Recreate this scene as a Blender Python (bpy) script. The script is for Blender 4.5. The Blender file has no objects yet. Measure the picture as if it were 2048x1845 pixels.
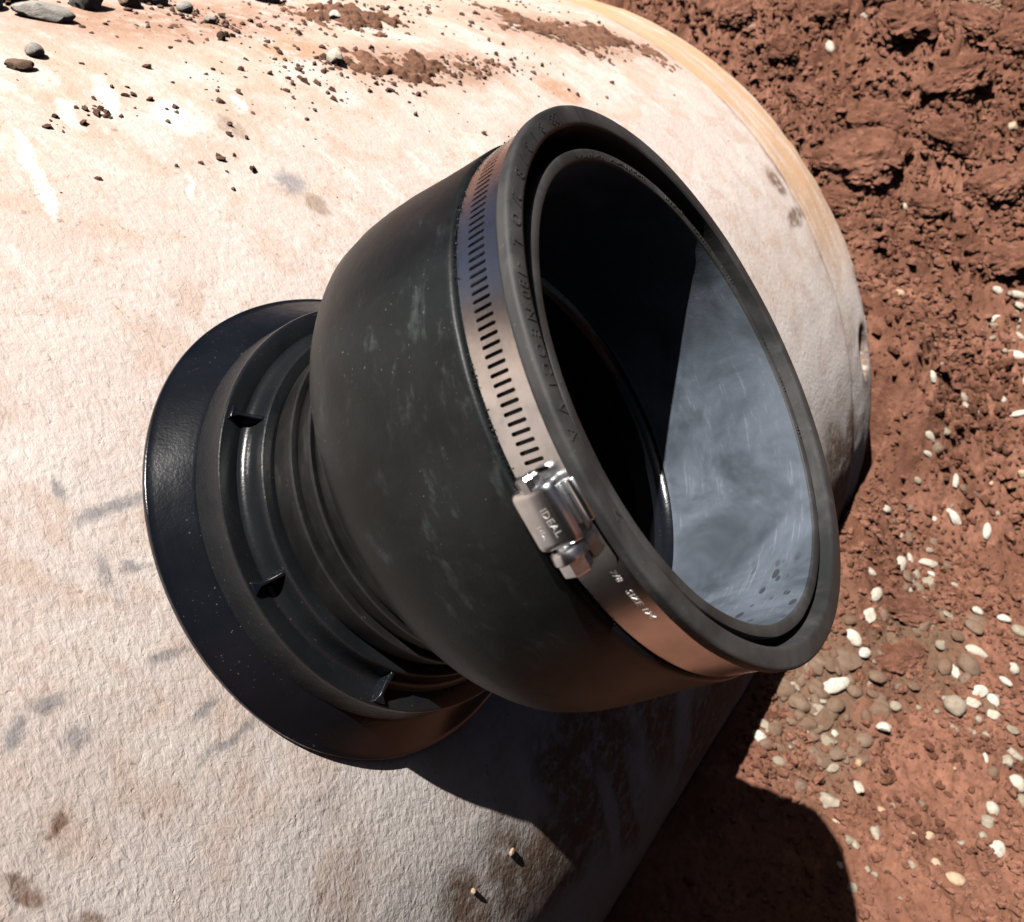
import bpy, bmesh, math, random
import numpy as np
from mathutils import Vector, Matrix

# ------------------------------------------------------------------ set-up
# Everything is laid out in "units" of 0.1 m (the radius of the rubber sleeve) in the pipe's own frame:
# X along the pipe, Z out of the pipe where the connector sits. The pipe is then rolled 50 degrees about X.
U = 0.1
PHI = math.radians(50.0)
Z0 = 0.44
cph, sph = math.cos(PHI), math.sin(PHI)
PIPE_R, PIPE_END = 5.084, 7.96
scene = bpy.context.scene
COL = scene.collection

def to_world(q):
    x, y, z = q
    return Vector((x * U, (y * cph - z * sph) * U, (y * sph + z * cph) * U + Z0))
def dir_world(q):
    x, y, z = q
    return Vector((x, y * cph - z * sph, y * sph + z * cph))

# camera
cam_d = bpy.data.cameras.new('camera')
cam = bpy.data.objects.new('camera', cam_d)
COL.objects.link(cam)
right, down, fwd = (0.5475, -0.4624, 0.6975), (-0.3868, -0.8791, -0.2786), (0.7420, -0.1173, -0.6601)
rx, dn, fw = dir_world(right).normalized(), dir_world(down).normalized(), dir_world(fwd).normalized()
rot = Matrix((rx, -dn, -fw)).transposed()
cam.matrix_world = Matrix.Translation(to_world((-2.720, 0.420, 3.323))) @ rot.to_4x4()
cam_d.sensor_width = 36.0
cam_d.lens = 31.53
cam_d.clip_start = 0.02
cam_d.clip_end = 400.0
cam_d.dof.use_dof = True
cam_d.dof.focus_distance = 0.36
cam_d.dof.aperture_fstop = 24.0
scene.camera = cam
scene.cycles.max_bounces = 5
scene.cycles.glossy_bounces = 3
scene.cycles.diffuse_bounces = 0

# sun and sky
a, b = math.radians(26.5), math.radians(119.5)
SUN = dir_world((math.cos(a) * math.cos(b), math.cos(a) * math.sin(b), math.sin(a))).normalized()
world = bpy.data.worlds.new('World')
scene.world = world
world.use_nodes = True
wn = world.node_tree
bg = wn.nodes['Background']
sky = wn.nodes.new('ShaderNodeTexSky')
sky.sky_type = 'NISHITA'
sky.sun_disc = False
sky.air_density = 0.15
sky.dust_density = 1.0
sky.ozone_density = 0.5
sky.sun_elevation = math.asin(SUN.z)
sky.sun_rotation = math.atan2(SUN.x, SUN.y)
wn.links.new(sky.outputs[0], bg.inputs[0])
bg.inputs[1].default_value = 0.05
sun_d = bpy.data.lights.new('sun', 'SUN')
sun_d.energy = 5.0
sun_d.angle = math.radians(0.5)
sun_d.color = (1.0, 0.955, 0.90)
sun = bpy.data.objects.new('sun', sun_d)
sun.rotation_euler = (-SUN).to_track_quat('-Z', 'Y').to_euler()
sun.location = (0, 0, 5)
COL.objects.link(sun)
scene.view_settings.view_transform = 'Standard'
scene.view_settings.look = 'None'
scene.view_settings.exposure = 0.72
scene.view_settings.gamma = 1.0
scene.render.resolution_x, scene.render.resolution_y = 1024, 922

# ------------------------------------------------------------------ noise (numpy)
def _hash(ix, iy, iz, seed):
    h = (ix.astype(np.int64) * 374761393 + iy.astype(np.int64) * 668265263 + iz.astype(np.int64) * 2147483647 + seed * 974711) & 0xffffffff
    h = ((h ^ (h >> 13)) * 1274126177) & 0xffffffff
    h = ((h ^ (h >> 16)) * 2246822519) & 0xffffffff
    return ((h ^ (h >> 15)) & 0xffffff) / float(0xffffff)
def vnoise(P, seed=0):
    i = np.floor(P); f = P - i; f = f * f * f * (f * (f * 6 - 15) + 10)
    ix, iy, iz = i[:, 0], i[:, 1], i[:, 2]
    out = 0
    for dx in (0, 1):
        wx = f[:, 0] if dx else 1 - f[:, 0]
        for dy in (0, 1):
            wy = f[:, 1] if dy else 1 - f[:, 1]
            for dz in (0, 1):
                wz = f[:, 2] if dz else 1 - f[:, 2]
                out = out + wx * wy * wz * _hash(ix + dx, iy + dy, iz + dz, seed)
    return out * 2 - 1
def fbm(P, octaves=4, seed=0, gain=0.5):
    a, s, t = 1.0, 0, 0
    for k in range(octaves):
        s = s + a * vnoise(P * (2.03 ** k) + 17.3 * k, seed + k); t += a; a *= gain
    return s / t

# ------------------------------------------------------------------ object helpers
def mesh_obj(name, verts, faces, mat=None, parent=None, smooth=True, sharp=None, link=True):
    me = bpy.data.meshes.new(name)
    me.from_pydata([tuple(v) for v in verts], [], [tuple(f) for f in faces])
    me.update()
    if smooth:
        me.polygons.foreach_set('use_smooth', [True] * len(me.polygons))
        if sharp is not None:
            me.set_sharp_from_angle(angle=math.radians(sharp))
    if mat: me.materials.append(mat)
    o = bpy.data.objects.new(name, me)
    if link: COL.objects.link(o)
    if parent is not None: o.parent = parent
    return o
def grid_mesh(name, V, nx, ny, mat):
    """V: (nx*ny,3) array -> quads, fast path"""
    me = bpy.data.meshes.new(name)
    idx = np.arange(nx * ny).reshape(nx, ny)
    q = np.stack([idx[:-1, :-1], idx[1:, :-1], idx[1:, 1:], idx[:-1, 1:]], -1).reshape(-1, 4)
    return soup_mesh(name, V, q, mat)
def soup_mesh(name, V, Q, mat, smooth=True):
    me = bpy.data.meshes.new(name)
    n, k = Q.shape
    me.vertices.add(len(V)); me.vertices.foreach_set('co', np.ascontiguousarray(V, dtype=np.float32).ravel())
    me.loops.add(n * k); me.loops.foreach_set('vertex_index', np.ascontiguousarray(Q, dtype=np.int32).ravel())
    me.polygons.add(n); me.polygons.foreach_set('loop_start', np.arange(0, n * k, k, dtype=np.int32))
    try: me.polygons.foreach_set('loop_total', np.full(n, k, dtype=np.int32))
    except Exception: pass
    me.polygons.foreach_set('use_smooth', np.full(n, smooth, dtype=bool))
    me.update(calc_edges=True); me.validate()
    if mat: me.materials.append(mat)
    return me
def tag(o, label=None, cat=None, group=None, kind=None):
    if label: o['label'] = label
    if cat: o['category'] = cat
    if group: o['group'] = group
    if kind: o['kind'] = kind
    return o
def empty(name, label, cat, group=None):
    o = bpy.data.objects.new(name, None)
    o.empty_display_size = 0.02
    COL.objects.link(o)
    o.location = to_world((0, 0, 0)); o.rotation_euler = (PHI, 0, 0)
    return tag(o, label, cat, group)

# ------------------------------------------------------------------ material helpers
class M:
    def __init__(s, name):
        s.mat = bpy.data.materials.new(name); s.mat.use_nodes = True
        s.t = s.mat.node_tree; s.bsdf = s.t.nodes['Principled BSDF']
        s.tc = s.t.nodes.new('ShaderNodeTexCoord')
        s.obj = s.tc.outputs['Object']
    def n(s, kind, **kw):
        nd = s.t.nodes.new(kind)
        for k, v in kw.items(): setattr(nd, k, v)
        return nd
    def put(s, sock, v):
        if isinstance(v, bpy.types.NodeSocket): s.t.links.new(v, sock)
        elif v is not None: sock.default_value = v
    def vmath(s, op, a, b=None):
        nd = s.n('ShaderNodeVectorMath', operation=op); s.put(nd.inputs[0], a)
        if b is not None:
            if op == 'SCALE': s.put(nd.inputs['Scale'], b)
            else: s.put(nd.inputs[1], b)
        return nd.outputs['Value'] if op == 'LENGTH' else nd.outputs[0]
    def math(s, op, a, b=0.0, clamp=False):
        nd = s.n('ShaderNodeMath', operation=op, use_clamp=clamp); s.put(nd.inputs[0], a); s.put(nd.inputs[1], b); return nd.outputs[0]
    def noise(s, vec, scale, detail=4, rough=0.55, dist=0.0):
        nd = s.n('ShaderNodeTexNoise'); s.put(nd.inputs['Vector'], vec)
        nd.inputs['Scale'].default_value = scale; nd.inputs['Detail'].default_value = detail
        nd.inputs['Roughness'].default_value = rough; nd.inputs['Distortion'].default_value = dist
        return nd.outputs
    def voro(s, vec, scale, feature='F1'):
        nd = s.n('ShaderNodeTexVoronoi', feature=feature); s.put(nd.inputs['Vector'], vec); nd.inputs['Scale'].default_value = scale
        return nd.outputs
    def rng(s, v, a, b, c=0.0, d=1.0, smooth=True):
        nd = s.n('ShaderNodeMapRange', interpolation_type='SMOOTHSTEP' if smooth else 'LINEAR')
        s.put(nd.inputs[0], v)
        for i, x in zip((1, 2, 3, 4), (a, b, c, d)): nd.inputs[i].default_value = x
        return nd.outputs[0]
    def mix(s, f, a, b):
        nd = s.n('ShaderNodeMix', data_type='RGBA'); s.put(nd.inputs[0], f)
        s.put(nd.inputs[6], a if isinstance(a, bpy.types.NodeSocket) else (*a, 1)); s.put(nd.inputs[7], b if isinstance(b, bpy.types.NodeSocket) else (*b, 1))
        return nd.outputs[2]
    def mapping(s, vec, loc=(0, 0, 0), rot=(0, 0, 0), scale=(1, 1, 1), kind='POINT'):
        nd = s.n('ShaderNodeMapping', vector_type=kind); s.put(nd.inputs[0], vec)
        nd.inputs['Location'].default_value = loc; nd.inputs['Rotation'].default_value = rot; nd.inputs['Scale'].default_value = scale
        return nd.outputs[0]
    def bump(s, h, strength, dist, normal=None):
        nd = s.n('ShaderNodeBump'); s.put(nd.inputs['Height'], h); s.put(nd.inputs['Strength'], strength); nd.inputs['Distance'].default_value = dist
        if normal is not None: s.put(nd.inputs['Normal'], normal)
        return nd.outputs[0]
    def blob(s, vec, x, y, ang, hl, hw, inner=0.55):
        """soft ellipse in the XY plane of vec"""
        v = s.mapping(vec, (x, y, 0), (0, 0, ang), (hl, hw, 1), 'TEXTURE')
        return s.rng(s.vmath('LENGTH', v), inner, 1.25, 1.0, 0.0)
    def done(s, color=None, rough=None, metal=None, normal=None, spec=None):
        p = s.bsdf.inputs
        if color is not None: s.put(p['Base Color'], color if isinstance(color, bpy.types.NodeSocket) else (*color, 1))
        if rough is not None: s.put(p['Roughness'], rough)
        if metal is not None: s.put(p['Metallic'], metal)
        if normal is not None: s.put(p['Normal'], normal)
        if spec is not None: s.put(p['Specular IOR Level'], spec)
        return s.mat

# ------------------------------------------------------------------ materials
STAINS_AND_SHADE = [('grey', -1.251, 0.327, -1.75, 0.122, 0.029), ('grey', -1.088, 0.567, -0.07, 0.174, 0.031), ('grey', -1.205, -0.022, -0.26, 0.105, 0.024),
    ('grey', -1.157, -0.42, -0.02, 0.163, 0.028), ('grey', -1.193, -0.261, 0.02, 0.095, 0.028), ('grey', -1.644, 0.076, -0.11, 0.078, 0.03),
    ('grey', -1.773, 0.044, 0.73, 0.073, 0.028), ('grey', -1.636, -0.08, 0.03, 0.059, 0.043), ('grey', -1.226, 0.711, -1.81, 0.055, 0.025),
    ('grey', -1.137, 0.334, -0.15, 0.069, 0.023), ('grey', 0.81, 1.734, 0.03, 0.131, 0.092),
    ('spot', 0.785, 2.161, -0.91, 0.105, 0.078), ('spot', 0.861, 1.568, -1.12, 0.088, 0.073),
    ('rust_and_shade', -1.806, -0.279, 0.27, 0.049, 0.028), ('rust_and_shade', -1.989, -0.381, -1.05, 0.094, 0.04), ('rust_and_shade', -1.865, -0.613, -0.6, 0.068, 0.031),
    ('brown', -0.009, -2.086, -1.22, 0.392, 0.176), ('brown', -0.395, -1.98, -1.25, 0.292, 0.154), ('brown', 0.653, -2.053, -1.05, 0.626, 0.219),  # real brown stains, the next ones enlarged to deepen the shadow on the flank
    ('brown', 1.0, -2.1, -1.27, 0.85, 0.42), ('brown', 1.75, -2.15, -1.3, 0.75, 0.30), ('brown', 0.45, -2.35, -0.4, 0.6, 0.3), ('brown', 2.7, -3.1, -0.6, 0.9, 0.35), ('brown', 1.35, -2.75, -1.0, 0.6, 0.22), ('brown', 3.3, -3.0, -0.6, 0.8, 0.3), ('rust_and_shade', 7.60, -1.60, 1.5, 0.40, 0.20), ('brown', 6.409, -2.57, -0.9, 1.006, 0.363), ('brown', 6.778, -2.296, -1.55, 0.431, 0.312),  # the dark blob at the chip paints in the shade of its cavity
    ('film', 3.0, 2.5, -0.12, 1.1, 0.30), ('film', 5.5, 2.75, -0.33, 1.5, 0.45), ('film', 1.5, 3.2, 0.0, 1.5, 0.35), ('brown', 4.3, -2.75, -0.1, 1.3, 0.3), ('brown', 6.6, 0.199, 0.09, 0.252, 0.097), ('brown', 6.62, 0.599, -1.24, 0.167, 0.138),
    ('orange', 1.891, 2.774, 0.18, 0.308, 0.131), ('orange', 4.179, 2.065, 2.61, 0.255, 0.178),
    ('white', -0.425, 2.062, -1.92, 0.308, 0.041), ('white', -0.005, 2.406, -1.9, 0.123, 0.044), ('white', 0.284, 2.486, -2.05, 0.185, 0.054),
    ('white', 0.535, 2.282, -1.65, 0.132, 0.121), ('white', 0.215, 1.82, -2.27, 0.095, 0.019), ('white', 0.982, 2.321, -2.16, 0.091, 0.031),
    ('white', 1.5, -2.75, -1.2, 0.5, 0.12), ('white', 2.257, -2.859, -1.4, 0.5, 0.16), ('white', 1.064, -2.6, -1.3, 0.5, 0.08)]

def concrete():
    m = M('concrete')
    V = m.vmath('SCALE', m.obj, 10.0)
    V2 = m.vmath('MULTIPLY', V, (1, 1, 0))
    n6 = m.vmath('SUBTRACT', m.noise(V, 5.0, 5, 0.65)['Color'], (0.5, 0.5, 0.5))
    VD = m.vmath('MULTIPLY', m.vmath('ADD', V2, m.vmath('SCALE', n6, 0.15)), (1, 1, 0))
    sep = m.n('ShaderNodeSeparateXYZ'); m.put(sep.inputs[0], V)
    X, Y = sep.outputs[0], sep.outputs[1]
    big = m.noise(V, 0.9, 4, 0.6)['Fac']
    mid = m.noise(V, 3.2, 4, 0.65, 0.4)['Fac']
    fine = m.noise(V, 22.0, 4, 0.6)['Fac']
    col = m.mix(m.rng(big, 0.38, 0.62), (0.61, 0.52, 0.475), (0.645, 0.56, 0.52))
    col = m.mix(m.math('MULTIPLY', m.rng(mid, 0.46, 0.62), 0.8), col, (0.56, 0.43, 0.36))
    col = m.mix(m.math('MULTIPLY', m.rng(m.noise(V, 1.7, 4, 0.65, 0.6)['Fac'], 0.53, 0.64), 0.6), col, (0.70, 0.64, 0.59))
    # patchy lighter tone low on the side
    low = m.rng(Y, -0.1, -1.2, 0, 1)
    col = m.mix(m.math('MULTIPLY', low, m.rng(m.noise(V, 2.0, 4)['Fac'], 0.3, 0.6)), col, (0.74, 0.675, 0.645))
    # red soil film towards the crown
    top = m.math('MULTIPLY', m.rng(Y, 0.9, 3.1, 0, 1), m.rng(m.noise(m.mapping(V, scale=(1, 0.5, 1)), 2.1, 4, 0.7, 0.8)['Fac'], 0.34, 0.60))
    col = m.mix(m.math('MULTIPLY', top, 0.62), col, (0.52, 0.315, 0.21))
    # white scrapes
    scr = m.noise(m.mapping(V, rot=(0, 0, 0.35), scale=(3.2, 0.7, 1)), 2.2, 5, 0.7)['Fac']
    up = m.rng(Y, 0.2, 1.6, 0.0, 1.0)
    col = m.mix(m.math('MULTIPLY', m.math('MULTIPLY', m.rng(scr, 0.58, 0.72), up), 0.5), col, (0.80, 0.76, 0.71))
    tones = {'grey': ((0.27, 0.255, 0.26), 0.9), 'spot': ((0.33, 0.25, 0.195), 0.85), 'rust_and_shade': ((0.16, 0.08, 0.045), 0.85), 'brown': ((0.175, 0.108, 0.070), 0.92),
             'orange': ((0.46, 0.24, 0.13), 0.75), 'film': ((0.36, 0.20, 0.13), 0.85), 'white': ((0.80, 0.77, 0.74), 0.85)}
    for kind in ('film', 'orange', 'grey', 'spot', 'rust_and_shade', 'brown', 'white'):
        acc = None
        for (k, x, y, ang, hl, hw) in STAINS_AND_SHADE:
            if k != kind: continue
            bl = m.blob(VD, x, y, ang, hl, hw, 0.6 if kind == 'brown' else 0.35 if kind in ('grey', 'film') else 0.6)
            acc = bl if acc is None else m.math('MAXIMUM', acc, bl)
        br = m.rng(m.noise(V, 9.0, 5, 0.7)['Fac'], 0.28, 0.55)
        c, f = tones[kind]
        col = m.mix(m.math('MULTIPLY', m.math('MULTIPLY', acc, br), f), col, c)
    # tan spigot band at the joint
    bandm = m.math('MULTIPLY', m.rng(X, 6.9, 7.02), m.rng(Y, -1.4, 0.4, 0.0, 1.0))
    streak = m.rng(m.noise(m.mapping(V, scale=(6, 0.6, 0.6)), 1.6, 4)['Fac'], 0.28, 0.58)
    col = m.mix(m.math('MULTIPLY', m.math('MULTIPLY', bandm, streak), 0.85), col, (0.56, 0.33, 0.17))
    # dirt lying in the joint step
    step = m.math('MULTIPLY', m.math('MULTIPLY', m.rng(X, 6.70, 6.88), m.rng(X, 7.06, 6.98)), m.rng(m.noise(V, 2.4, 5)['Fac'], 0.46, 0.62))
    col = m.mix(m.math('MULTIPLY', step, 0.8), col, (0.26, 0.14, 0.08))
    # fine dark specks and sand grains
    sp = m.noise(V, 30.0, 2, 0.5)['Fac']
    spm = m.math('MULTIPLY', m.rng(sp, 0.66, 0.72), m.rng(mid, 0.4, 0.6))
    col = m.mix(m.math('MULTIPLY', spm, 0.55), col, (0.20, 0.13, 0.10))
    col = m.mix(m.math('MULTIPLY', m.rng(fine, 0.4, 0.75), 0.25), col, (0.40, 0.31, 0.25))
    # relief: sandy, drawn-out grains and the odd pit
    g1 = m.noise(m.mapping(V, rot=(0, 0, 0.5), scale=(1.0, 0.62, 1)), 34.0, 4, 0.62, 0.3)['Fac']
    g2 = m.noise(V, 5.5, 3, 0.5)['Fac']
    pit = m.rng(m.voro(m.vmath('ADD', V, m.vmath('SCALE', n6, 0.35)), 4.5)['Distance'], 0.03, 0.10)
    h = m.math('ADD', m.math('MULTIPLY', g1, 1.0), m.math('ADD', m.math('MULTIPLY', g2, 0.5), m.math('MULTIPLY', pit, 0.22)))
    nrm = m.bump(h, 0.62, 0.0014)
    return m.done(col, 0.93, 0, nrm, 0.25)

def rubber(name, base, dust, amount, rough, streak=(1, 1, 1), scuff=0.5, dark_spots=False, spec=0.32, span=(0.34, 0.68)):
    m = M(name)
    V = m.vmath('SCALE', m.obj, 10.0)
    n1 = m.noise(V, 2.6, 4, 0.62, 0.5)['Fac']
    n2 = m.noise(m.mapping(V, scale=streak), 7.0, 4, 0.7)['Fac']
    n3 = m.noise(V, 85.0, 2, 0.5)['Fac']
    f = m.math('MULTIPLY', m.rng(n1, *span), amount)
    f = m.math('ADD', f, m.math('MULTIPLY', m.math('MULTIPLY', m.rng(n2, 0.54, 0.74), m.rng(n1, 0.36, 0.6)), scuff), True)
    col = m.mix(f, base, dust)
    grain = m.math('MULTIPLY', m.rng(n3, 0.69, 0.76), m.rng(n1, 0.42, 0.62))
    col = m.mix(m.math('MULTIPLY', grain, 0.35), col, (0.30, 0.27, 0.23))
    if dark_spots:
        v = m.voro(m.mapping(V, scale=(1.0, 1.0, 1.7)), 11.0)['Distance']
        w = m.blob(m.vmath('MULTIPLY', V, (1, 1, 0)), 0.02, -0.84, 0.0, 0.26, 0.16)
        sep = m.n('ShaderNodeSeparateXYZ'); m.put(sep.inputs[0], V)
        hi = m.rng(sep.outputs[2], 1.50, 1.58)
        col = m.mix(m.math('MULTIPLY', m.math('MULTIPLY', m.rng(v, 0.34, 0.26), w), m.math('MULTIPLY', hi, 0.8)), col, (0.02, 0.024, 0.03))
        # scratches
        for rz, sc in ((0.5, 3.0), (-0.4, 3.6)):
            s_ = m.noise(m.mapping(V, rot=(0.4, rz, 0.2), scale=(1.2, 1.2, 16)), sc, 3, 0.6)['Fac']
            col = m.mix(m.math('MULTIPLY', m.math('MULTIPLY', m.rng(s_, 0.62, 0.67), m.rng(n1, 0.42, 0.6)), 0.35), col, (0.22, 0.24, 0.28))
    ro = m.math('ADD', m.math('MULTIPLY', f, 0.35), rough, True)
    h = m.math('ADD', n3, m.math('MULTIPLY', m.noise(V, 14.0, 5, 0.6)['Fac'], 2.0))
    return m.done(col, ro, 0, m.bump(h, 0.10, 0.0006), spec)

def steel(name, col, rough, brushed=(1, 1, 1), dirt=0.0):
    m = M(name)
    V = m.vmath('SCALE', m.obj, 10.0)
    n1 = m.noise(V, 9.0, 5, 0.65)['Fac']
    n2 = m.noise(m.mapping(V, scale=brushed), 40.0, 3, 0.6)['Fac']
    c = m.mix(m.rng(n1, 0.35, 0.7), col, tuple(x * 0.8 for x in col))
    if dirt:
        c = m.mix(m.math('MULTIPLY', m.rng(m.noise(V, 5.0, 4, 0.7)['Fac'], 0.52, 0.7), dirt), c, (0.10, 0.07, 0.05))
    r = m.math('ADD', m.math('MULTIPLY', n1, 0.12), rough)
    return m.done(c, r, 1.0, m.bump(n2, 0.10, 0.0002))

def soil(name, dark, light, scale, gravel=False, bumpd=0.004, vs=10.0):
    m = M(name)
    V = m.vmath('SCALE', m.obj, vs)
    n1 = m.noise(V, 0.55 * scale, 4, 0.62)['Fac']
    n2 = m.noise(V, 3.5 * scale, 4, 0.7)['Fac']
    n3 = m.noise(V, 16.0 * scale, 5, 0.7)['Fac']
    col = m.mix(m.rng(n1, 0.36, 0.64), dark, light)
    col = m.mix(m.math('MULTIPLY', m.rng(n2, 0.5, 0.72), 0.55), col, tuple(min(1, c * 1.55) for c in light))
    col = m.mix(m.math('MULTIPLY', m.rng(n3, 0.55, 0.3), 0.5), col, tuple(c * 0.5 for c in dark))
    if gravel:
        V2 = m.vmath('MULTIPLY', m.vmath('ADD', V, m.vmath('SCALE', m.vmath('SUBTRACT', m.noise(V, 1.6, 5, 0.65)['Color'], (0.5, 0.5, 0.5)), 1.1)), (1, 1, 0))
        g = m.math('MAXIMUM', m.blob(V2, 4.9, -1.75, 0.25, 1.25, 0.55), m.blob(V2, 6.3, -2.45, -0.3, 0.9, 0.5))
        col = m.mix(m.math('MULTIPLY', g, 0.75), col, (0.13, 0.085, 0.055))
    h = m.math('ADD', m.math('MULTIPLY', n2, 1.0), m.math('MULTIPLY', n3, 0.55))
    return m.done(col, 0.97, 0, m.bump(h, 0.9, bumpd), 0.12)

def stone(name, c1, c2, c3, scale=1.0):
    m = M(name)
    V = m.vmath('SCALE', m.obj, 0.45)
    oi = m.n('ShaderNodeObjectInfo')
    off = m.vmath('ADD', V, m.vmath('SCALE', oi.outputs['Location'], 37.0))
    n1 = m.noise(off, 5.0 * scale, 5, 0.65)['Fac']
    n2 = m.noise(off, 26.0 * scale, 4, 0.7)['Fac']
    col = m.mix(oi.outputs['Random'], c1, c2)
    col = m.mix(m.math('MULTIPLY', m.rng(n1, 0.45, 0.65), 0.6), col, c3)
    col = m.mix(m.math('MULTIPLY', m.rng(n2, 0.6, 0.72), 0.4), col, tuple(c * 0.5 for c in c3))
    return m.done(col, 0.82, 0, m.bump(m.math('ADD', n1, m.math('MULTIPLY', n2, 0.5)), 0.5, 0.0015), 0.3)

MAT = {
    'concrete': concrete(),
    'sleeve': rubber('rubber_sleeve', (0.0035, 0.0045, 0.005), (0.060, 0.070, 0.072), 0.13, 0.42, (0.8, 0.8, 2.0), 0.50, spec=0.26),
    'bore': rubber('dusty_bore', (0.030, 0.038, 0.048), (0.115, 0.138, 0.175), 0.95, 0.55, (1, 1, 4), 0.3, True, span=(0.22, 0.72)),
    'lip': rubber('rubber_lip', (0.022, 0.0235, 0.0235), (0.085, 0.082, 0.082), 0.6, 0.5, (1, 1, 1), 0.3),
    'neck': rubber('rubber_neck', (0.0085, 0.0085, 0.009), (0.046, 0.043, 0.040), 0.26, 0.32, (1, 1, 4), 0.35, spec=0.42),
    'plastic': rubber('black_plastic', (0.0045, 0.0055, 0.0085), (0.024, 0.027, 0.032), 0.10, 0.20, (1, 1, 1), 0.05),
    'hub': rubber('dusty_black_plastic', (0.0085, 0.0095, 0.0115), (0.036, 0.037, 0.038), 0.13, 0.24, (1, 1, 3), 0.14, spec=0.4),
    'matte': rubber('matte_black_inside', (0.003, 0.003, 0.0035), (0.008, 0.008, 0.009), 0.2, 0.8, (1, 1, 1), 0.0, spec=0.05),
    'band': steel('stainless_band', (0.66, 0.665, 0.67), 0.17, (1, 1, 12), 0.25),
    'zinc': steel('plated_steel', (0.72, 0.725, 0.73), 0.20, (1, 1, 1), 0.12),
    'stamp': steel('stamped_marks', (0.85, 0.83, 0.80), 0.45),
    'soil': soil('red_soil', (0.125, 0.054, 0.034), (0.245, 0.114, 0.075), 1.0, True),
    'clod': soil('red_soil_crumb', (0.13, 0.056, 0.035), (0.255, 0.120, 0.080), 1.6),
    'lump': soil('red_soil_clod', (0.13, 0.056, 0.035), (0.24, 0.112, 0.075), 1.6, vs=0.45),
    'pale_clod': soil('pale_soil_clod', (0.24, 0.13, 0.08), (0.34, 0.21, 0.14), 1.6, vs=0.45),
    'crumb': soil('dark_soil_crumb', (0.10, 0.058, 0.042), (0.17, 0.10, 0.075), 2.5, bumpd=0.001),
    'crumb_red': soil('red_brown_spoil', (0.135, 0.068, 0.044), (0.22, 0.115, 0.075), 2.2, bumpd=0.0015),
    'white': stone('white_pebble', (0.46, 0.41, 0.34), (0.64, 0.59, 0.51), (0.36, 0.23, 0.155)),
    'grey': stone('grey_pebble', (0.27, 0.225, 0.165), (0.37, 0.32, 0.25), (0.20, 0.14, 0.095)),
    'brown': stone('brown_pebble', (0.155, 0.095, 0.062), (0.20, 0.14, 0.10), (0.13, 0.065, 0.04)),
    'tan': stone('tan_pebble', (0.44, 0.30, 0.19), (0.50, 0.38, 0.27), (0.32, 0.17, 0.10)),
    'slate': stone('grey_stone', (0.33, 0.30, 0.27), (0.42, 0.39, 0.35), (0.22, 0.19, 0.17), 1.5),
}

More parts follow.
